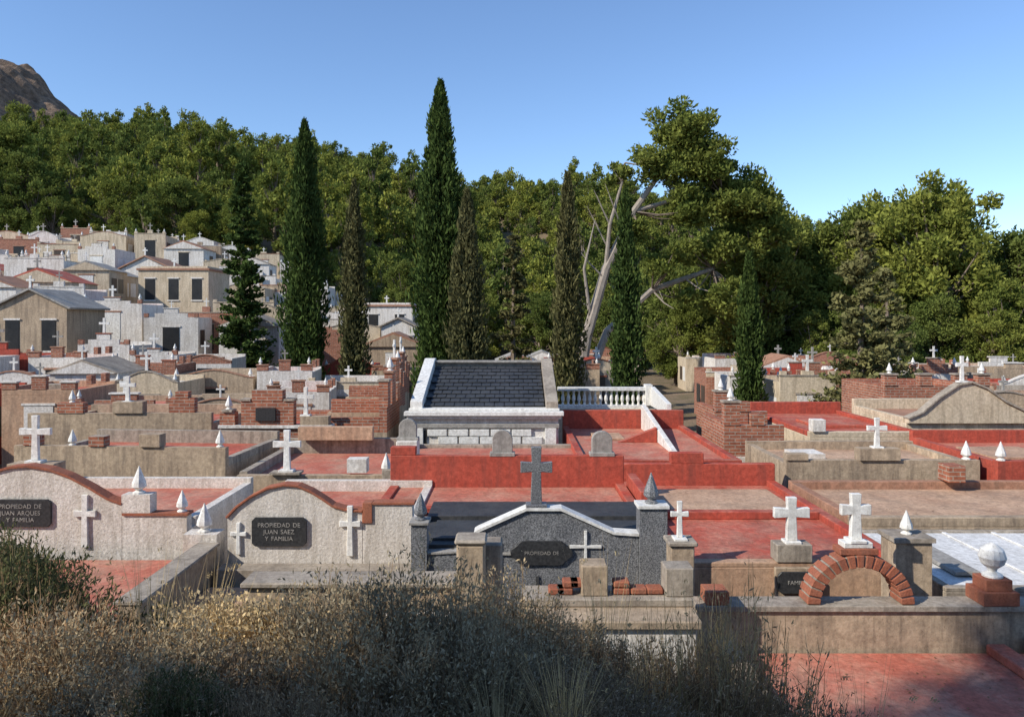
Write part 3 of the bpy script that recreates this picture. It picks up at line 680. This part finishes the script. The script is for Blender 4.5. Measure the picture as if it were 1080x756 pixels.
# --- cemetery fill
rg = random.Random(21)
WALLS = ['white','cream','beige','beige','brick','brick','redw','white','ochre','conc','cream']
WFAR = ['white','white','cream','cream','white','beige','white','white','cream','brick']
WLEFT = ['brick','beige','redw','cream','brick','beige','white','white','ochre']
ROOFS = ['red','red','redpale','redpale','red','ochre','terra','whiteroof','conc','beige']
def filler(x0,x1,y0,y1,zg,far):
    b = MB(); w = x1-x0; zr = zg+rg.uniform(1.95,2.6)
    if far: zr += rg.choice([.1,.3,.5,1.0])
    W = WFAR if far else (WLEFT if x1 < -6 and y0 < 42 else WALLS)
    wl = rg.choice(W); rf = rg.choice(ROOFS if not far else ['red','cream','whiteroof','conc','redpale','beige']); tr = rg.choice(['brickp','conc','white','terra'] if not far else ['conc','white','cream','terra'])
    st = rg.choice(['flat','step','roof','gable','flat','gable'] if far else ['flat','step','gable','cren','step','gable','cren','roof' if y0>24 else 'flat'])
    th = .14; cx = (x0+x1)/2
    if st == 'roof':
        b.box(x0,x1,y0,y1,zg-2,zr,wl); h = w*.22; rt = rg.choice(['terra','conc','stone','conc','red'])
        b.prY([(x0-.12,zr),(x1+.12,zr),(cx,zr+h)],y0-.08,y1+.08,rt)
        b.prY([(x0,zr-.01),(x1,zr-.01),(cx,zr+h*.82)],y0-.12,y0-.085,wl); topz = zr+h; cy=y0-.04
    else:
        body(b,x0,x1,y0,y1,zg-2,zr,wl,rf,0.0,rg.uniform(.12,.4),rg.uniform(.1,.25),rg.uniform(.1,.25),th,None)
        h = rg.uniform(.2,.45); cy = y0+th/2
        tw = wl if (far or rg.random()<.6) else rg.choice(['white','brick','cream'])
        if st == 'flat':
            b.box(x0,x1,y0,y0+th-.002,zr,zr+h,tw); b.box(x0-.03,x1+.03,y0-.03,y0+th+.03,zr+h,zr+h+.05,tr)
            pw = rg.uniform(.2,.35); ph = rg.uniform(.15,.35); b.box(cx-pw,cx+pw,y0-.02,y0+th+.02,zr+h+.051,zr+h+.05+ph,tw); topz = zr+h+.05+ph
            for q in (x0+.02,x1-.27): b.box(q,q+.25,y0-.02,y0+th+.02,zr+h+.051,zr+h+.2,tw)
        elif st == 'step':
            b.box(x0,x1,y0,y0+th-.002,zr,zr+h*.6,tw); b.box(x0+w*.2,x1-w*.2,y0,y0+th,zr+h*.6,zr+h*1.2,tw); b.box(x0+w*.37,x1-w*.37,y0-.01,y0+th,zr+h*1.2,zr+h*1.9,tw)
            b.box(x0+w*.35,x1-w*.35,y0-.04,y0+th+.04,zr+h*1.9,zr+h*1.9+.05,tr); topz = zr+h*1.9+.05
            for q in (x0+.01,x1-.24): b.box(q,q+.23,y0-.02,y0+th+.02,zr+h*.6,zr+h*.6+.22,'brick')
        elif st == 'cren':
            b.box(x0,x1,y0,y0+th-.002,zr,zr+h*.5,wl); k = 5; q = w/k; topz = zr+h*.5+.45
            for i in range(0,k,2):
                hh = .45 if i==2 else .26
                b.box(x0+i*q,x0+(i+1)*q,y0-.015,y0+th+.015,zr+h*.5,zr+h*.5+hh-.05,'brick'); b.box(x0+i*q-.03,x0+(i+1)*q+.03,y0-.045,y0+th+.045,zr+h*.5+hh-.05,zr+h*.5+hh,tr)
            for yy_ in (y0+(y1-y0)*.35, y0+(y1-y0)*.7):
                b.box(x1-th-.02,x1+.012,yy_,yy_+.3,zr+.25,zr+.55,'brick')
        else:
            N = 10; tp = [(x0+w*i/N, zr+h*.4+h*1.2*math.sin(math.pi*i/N)**1.6) for i in range(N+1)]
            b.prY([(x0,zr),(x1,zr)]+tp[::-1],y0,y0+th-.002,tw); b.strip(tp,y0-.03,y0+th+.03,.05,tr); topz = zr+h*1.6+.05
        hs = rg.uniform(.25,.38)
        if rg.random()<.55:
            zf = zr+(h+.2 if st=='flat' else h*.6+.22 if st=='step' else h*.5+.26 if st=='cren' else h*.4+.05)
            for q in (x0+.13,x1-.13): b.finial(q,cy,zf,hs,'marble')
        if rg.random()<.45:
            q = rg.uniform(x0+.4,x1-.9); r = rg.uniform(y0+.5,y1-1); b.box(q,q+rg.uniform(.3,.6),r,r+.4,zr+.026,zr+rg.uniform(.1,.35),rg.choice(['white','brick','conc']))
    if rg.random()<.8: b.cross(cx,cy,topz-.01,rg.uniform(.38,.72),rg.choice(['marble','marble','marble','stone']),rg.uniform(.10,.16),.64)
    b.box(cx-.45,cx+.45,y0-.02,y0-.003,zr-1.9,zr-.35,rg.choice(['door','glass','white','marble','glass']))
    b.box(cx-.52,cx+.52,y0-.04,y0-.003,zr-.34,zr-.26,tr)
    for xs_ in ((x0-.02,x0-.003),(x1+.003,x1+.02)):
        for j in range(2): b.box(xs_[0],xs_[1],y0+.4+j*1.2,y0+1.3+j*1.2,zr-1.5,zr-.5,rg.choice(['glass','white','door','marble']))
    b.build('family_tomb', .01 if y0<26 else 0, rg.uniform(-.05,.05)+(.08 if x1<-6 else 0))
def free(x0,x1,y0,y1):
    for a in OCC:
        if x0<a[1] and x1>a[0] and y0<a[3] and y1>a[2]: return False
    return True
trees = [(-3.3,35),(-10.4,38),(-7.5,36),(-1.95,33),(2.35,32),(4.65,31),(10,32),(-14.9,42),(0.1,40),(12.9,28),(16.3,33),(4.5,50),(34,44)]
for t in trees: occ(t[0]-.7,t[0]+.7,t[1]-.7,t[1]+.7)
occ(-26.8,-21.4,50,58.2); occ(-25.8,-21.8,37,41.2); occ(-11.8,-7.4,57.5,62.2); occ(-8.8,-6.2,49,53.2); occ(-31.2,-26.3,59.5,64.2)
y = 13.9; row = 0
while y < 78:
    far = y > 42
    d = rg.uniform(2.6,3.3)*(1.15 if far else 1); xw = .72*(y+d)+3
    x = -xw
    lim = (xw if y < 44 else min(xw, 19)) if y < 58 else (-.10*y-3)
    while x < lim:
        w = rg.uniform(2.1,3.3)*(1.25 if far else 1)
        lane = (.16*y+.8 < x+w and x < .16*y+3.0)
        lane2 = (-.06*y-1.2 < x+w and x < -.06*y+1.2) and y>22
        x1 = x+w
        if not lane and not lane2 and free(x,x1,y,y+d) and rg.random()<(.9 if far else .96):
            filler(x,x1,y,y+d,gz((x+x1)/2,y+d/2),far and x < -6)
        x = x1+(rg.uniform(.03,.12) if rg.random()<.7 else rg.uniform(.6,1.4))
    row += 1
    y += d+(.15 if row%2 else rg.uniform(1.3,1.9))

def house(name,x0,x1,y0,y1,zg,zt,wall,gable=False,roof='terra'):
    b = MB(); b.box(x0,x1,y0,y1,zg,zt,wall); cx=(x0+x1)/2; h=(x1-x0)*.25
    if gable:
        b.prY([(x0,zt),(x1,zt),(cx,zt+h)],y0+.01,y1-.01,wall); b.strip([(x0-.2,zt-.06),(cx,zt+h),(x1+.2,zt-.06)],y0-.15,y1+.15,.1,roof)
        b.cross(cx,y0-.02,zt+h+.1,.6,'marble')
    else:
        b.box(x0-.1,x1+.1,y0-.1,y1+.1,zt,zt+.15,roof); b.box(x0+.1,x1-.1,y0+.1,y1-.1,zt+.151,zt+.3,wall)
        b.cross(cx,y0+.15,zt+.3,.55,'marble')
    k = max(2,int((x1-x0)/1.5))
    for i in range(k):
        q = x0+(i+.5)*(x1-x0)/k; b.box(q-.35,q+.35,y0-.03,y0-.003,zt-2.1,zt-.6,'glass'); b.box(q-.42,q+.42,y0-.06,y0-.031,zt-.6,zt-.5,'white'); b.box(q-.42,q+.42,y0-.06,y0-.031,zt-2.2,zt-2.1,'white')
    b.build(name,.01)
house('cream_mausoleum',-26.6,-21.6,54,58,2,8.7,'cream')
house('gabled_mausoleum',-25.6,-22.0,37.5,41,2,5.7,'beige',True,'stone')
house('white_niche_block',-11.6,-7.6,58,62,0,6.2,'white')
house('gabled_white_mausoleum',-8.6,-6.4,50,53,0,4.7,'white',True,'conc')
house('red_roof_mausoleum',-31,-27,60,64,3,9.2,'white',True)

# fallen leaves and grit blown into the corners of the near roofs
np.random.seed(8); b = MB()
for (x0,x1,y0,y1,z,n) in ((2.2,4.6,9.5,11.4,2.03,130),(2.4,4.5,11.9,13.4,2.065,70),(-1.85,1.7,11.3,12.5,2.27,120),(5.1,9,11.3,13.4,2.05,150),(-8.8,-4.2,8.4,10.1,1.815,200),(2.3,5.2,5.5,7.8,1.585,260),(-4.7,-2.3,13.7,16.2,2.15,60),(-3.8,-1.3,8.6,9.5,1.655,80),(5.3,8.5,14.3,16.4,2.25,60)):
    u = np.random.rand(n); v = np.where(np.random.rand(n)<.5, np.random.rand(n)**3, np.random.rand(n))
    P = np.stack([x0+(x1-x0)*u, y0+(y1-y0)*v, np.full(n,z+.006)],1)
    a = np.random.rand(n)*6.28; D = np.stack([np.cos(a),np.sin(a),np.zeros(n)],1)
    for p, d in zip(P, D):
        s = np.random.uniform(.008,.02); e = np.array([-d[1],d[0],.25])*s*.5
        b.add([p-d*s, p+e, p+d*s, p-e*np.array([1,1,0])],[(0,1,2,3)],'litter')
b.build('fallen_leaves')

# ------------------------------------------------------------------ foreground plants
def shrub(name, seed, r, h, stems, lps, ls, asp, mat, smat='shbrown', up=1.0, tip=.35):
    np.random.seed(seed); rs = np.random.RandomState(seed); b = MB()
    for i in range(stems):
        a = rs.uniform(0,6.283); rr = r*math.sqrt(rs.uniform(0,1)); hh = h*math.sqrt(max(.08,1-(rr/r)**2*.8))*rs.uniform(.65,1.18)
        p0 = np.array([rr*.25*math.cos(a), rr*.25*math.sin(a), -.05]); p2 = np.array([rr*math.cos(a), rr*math.sin(a), hh])+rs.normal(size=3)*.05
        p1 = (p0+p2)/2+np.array([math.cos(a),math.sin(a),0])*rr*.18+rs.normal(size=3)*.03
        b.tube([tuple(p0),tuple(p1),tuple(p2)],[.006,.004,.0015],smat,3)
        for q in range(4):
            t = rs.uniform(.4,.95); c = (1-t)**2*p0+2*t*(1-t)*p1+t*t*p2
            b.tube([tuple(c),tuple(c+rs.normal(size=3)*.05+np.array([0,0,.09]))],[.0025,.001],smat,3)
        t = rs.uniform(tip,1.03,lps)[:,None]
        P = (1-t)**2*p0+2*t*(1-t)*p1+t*t*p2+rs.normal(size=(lps,3))*.026*(r+.5)
        b.leaves(P, np.full(lps,ls), asp, mat, dirs=np.tile((p2-p0)/np.linalg.norm(p2-p0)*up,(lps,1)), jit=.55)
    return b.build(name+'_mesh', origin=(0,0,0), link=False)
def grass(seed, n, h, r, w=.003):
    rs = np.random.RandomState(seed); np.random.seed(seed); b = MB()
    for i in range(n):
        a = rs.uniform(0,6.283); q = rs.uniform(0,r*.4); hh = h*rs.uniform(.5,1.1); o = r*rs.uniform(.1,1)
        d = np.array([math.cos(a),math.sin(a),0]); p0 = d*q; s = np.array([-d[1],d[0],0])*w
        p1 = p0+d*o*.35+np.array([0,0,hh*.6]); p2 = p0+d*o+np.array([0,0,hh])
        b.add([p0-s,p0+s,p1+s*.7,p1-s*.7,p2],[(0,1,2,3),(3,2,4)],'straw')
        if rs.rand()<.12:
            P = p2+rs.normal(size=(8,3))*.008; b.leaves(P,np.full(8,.003),4,'straw',dirs=np.tile(p2-p1,(8,1)),jit=.2)
    return b.build('grass_mesh', origin=(0,0,0), link=False)
S = {'grey':[shrub('grey_shrub',51,.75,.85,330,90,.0058,2.8,'shgrey'),shrub('grey_shrub',52,.7,.75,310,90,.0058,2.8,'shgrey')],
     'cream':[shrub('everlasting',53,.42,.75,240,60,.008,1.5,'shcream','straw',tip=.68)],
     'green':[shrub('green_shrub',54,.6,1.0,230,100,.006,4,'shgreen')],
     'brown':[shrub('dry_shrub',55,.6,.8,300,36,.0045,4.0,'shbrown'),shrub('dry_shrub',56,.7,.65,280,40,.0045,4.0,'shbrown')],
     'twig':[shrub('bare_shrub',57,.5,1.0,90,8,.005,4,'shbrown','straw')],
     'grass':[grass(61,190,.75,.35),grass(62,170,.6,.4),grass(63,40,1.15,.3,.0022)]}
NM = {'grey':'grey_shrub','cream':'everlasting_flower_shrub','green':'green_shrub','brown':'dry_shrub','twig':'bare_twig_shrub','grass':'dry_grass_tuft'}
def put(k,x,y,s=1,i=0,sz=None):
    place(S[k][i], NM[k], (x,y,gz(x,y)-.03), (x*7+y*3)%6.28, s, None, sz)
for a in [('green',-3.6,5.2,1.0,0,1.15),('green',-3.95,5.9,1.0,0,1.25),('green',-3.2,5.0,1.0,0,1.0),('brown',-2.9,4.9,.8,0,.9),('brown',-2.75,4.5,1.0,0,.9),('brown',-3.1,4.4,1.1,1),('green',-2.6,5.4,.8,0,.75),
          ('cream',-1.95,5.15,1.2,0,1.2),('cream',-1.62,5.35,1.0,0,1.15),('cream',-2.3,5.35,.9,0,1.0),('grey',-2.0,4.3,1.0,1,.8),('brown',-1.6,4.2,.9,0,.7),('grey',-2.5,4.1,.9,1,.85),
          ('grey',-1.15,5.0,1.15,0,1.1),('grey',-.6,4.9,1.15,1,1.15),('grey',-.05,5.2,1.0,0,1.0),('grey',-.8,4.3,1.0,0,.85),('grey',-1.45,5.7,.9,0,1.0),('grey',-.2,4.4,.9,1,.85),
          ('grey',.35,4.9,.8,0,.7),('brown',.75,4.7,.9,1,.8),('twig',1.1,4.5,1.0,0,.9),('brown',1.25,4.4,.9,0,.85),('twig',1.5,4.9,1.1,0,1.2),('brown',1.7,4.3,.9,1,.95),
          ('twig',.45,5.4,.9,0,.7),('brown',.4,4.0,.8,1,.6),('green',-1.65,3.7,.5,0,.5),('brown',-.7,3.7,.7,1,.6),('brown',2.2,4.4,.8,0,.9),('brown',2.6,4.6,.8,1,.9),
          ('green',-.35,6.1,.7,0,.8),('grey',-.9,6.2,.9,0,.85),('grey',-2.9,6.4,.8,0,.6),('brown',-3.4,6.7,.9,1,.7),('brown',.0,6.2,.8,1,.8),('brown',-2.4,6.6,.8,1,.9),('brown',1.0,6.0,.6,0,.5),
          ('brown',-3.3,4.9,.9,0,1.0),('grey',-1.9,3.8,.7,0,.6),('brown',-1.2,3.6,.7,0,.6),('brown',-1.9,6.6,.9,0,.9),('grey',.5,5.6,.6,1,.6)]:
    put(*a)
rs = np.random.RandomState(99)
for i in range(70):
    x = rs.uniform(-4.4,3.0); y = rs.uniform(3.8,6.6)
    put('grass', x, y, rs.uniform(.5,.9), rs.randint(3))
for i in range(12):
    put('grass', rs.uniform(-4.2,-2.2), rs.uniform(5,6.4), 1.2, 2)
for i in range(9):
    put('grass', rs.uniform(.6,2.6), rs.uniform(4.6,5.6), 1.15, 2)

# trees standing on the bank to the left of and behind the viewpoint (they shade the slope)
for (x,y,s,i,sz) in [(-9.5,-3.9,.55,0,.85),(-12.4,-6.0,.62,1,1.15),(-15.0,-8.2,.7,0,1.3),(-8.6,-6.6,.7,2,.95),(-14.5,-4.0,.42,1,.5),(-11.5,-2.9,.36,2,.42),(-5,-10.5,.9,2,1.05),(3,-12,.85,0,.95),(-18,-10,.8,1,1.4)]:
    place(big_pines[i], 'pine_tree', (x,y,gz(x,y)-.3), x*2.1, s, None, sz)

# ------------------------------------------------------------------ light, sky, camera
S_ = Vector((-.70,-.42,.58)).normalized(); el = math.asin(S_.z); az = math.atan2(S_.x, S_.y)
sun = bpy.data.lights.new('sun','SUN'); sun.energy = 5.0; sun.angle = math.radians(.5); sun.color = (1,.94,.84)
so = bpy.data.objects.new('sun', sun); so.rotation_euler = S_.to_track_quat('Z','Y').to_euler(); sc.collection.objects.link(so)
w = bpy.data.worlds.new('World'); sc.world = w; w.use_nodes = True
nt = w.node_tree; nt.nodes.clear()
sk = nt.nodes.new('ShaderNodeTexSky'); sk.sky_type='NISHITA'; sk.sun_disc=False; sk.sun_elevation=el; sk.sun_rotation=az
sk.air_density=1.05; sk.dust_density=.0; sk.ozone_density=3.0
gn = nt.nodes.new('ShaderNodeMix'); gn.data_type='RGBA'; gn.blend_type='MULTIPLY'; gn.inputs[0].default_value=1; gn.inputs[7].default_value=(1.08,1.17,1.32,1)
bg = nt.nodes.new('ShaderNodeBackground'); bg.inputs[1].default_value=.145; ow = nt.nodes.new('ShaderNodeOutputWorld')
nt.links.new(sk.outputs[0], gn.inputs[6]); nt.links.new(gn.outputs[2], bg.inputs[0]); nt.links.new(bg.outputs[0], ow.inputs[0])
cam = bpy.data.cameras.new('camera'); cam.lens = 26.67; cam.sensor_width = 36; cam.shift_y = -.0352; cam.clip_end = 6000; cam.clip_start=.05
co = bpy.data.objects.new('camera', cam); co.location = (0,0,5); co.rotation_euler = (math.pi/2,0,0); sc.collection.objects.link(co)
sc.camera = co
print('forest', cnt, 'objects', len(bpy.data.objects))
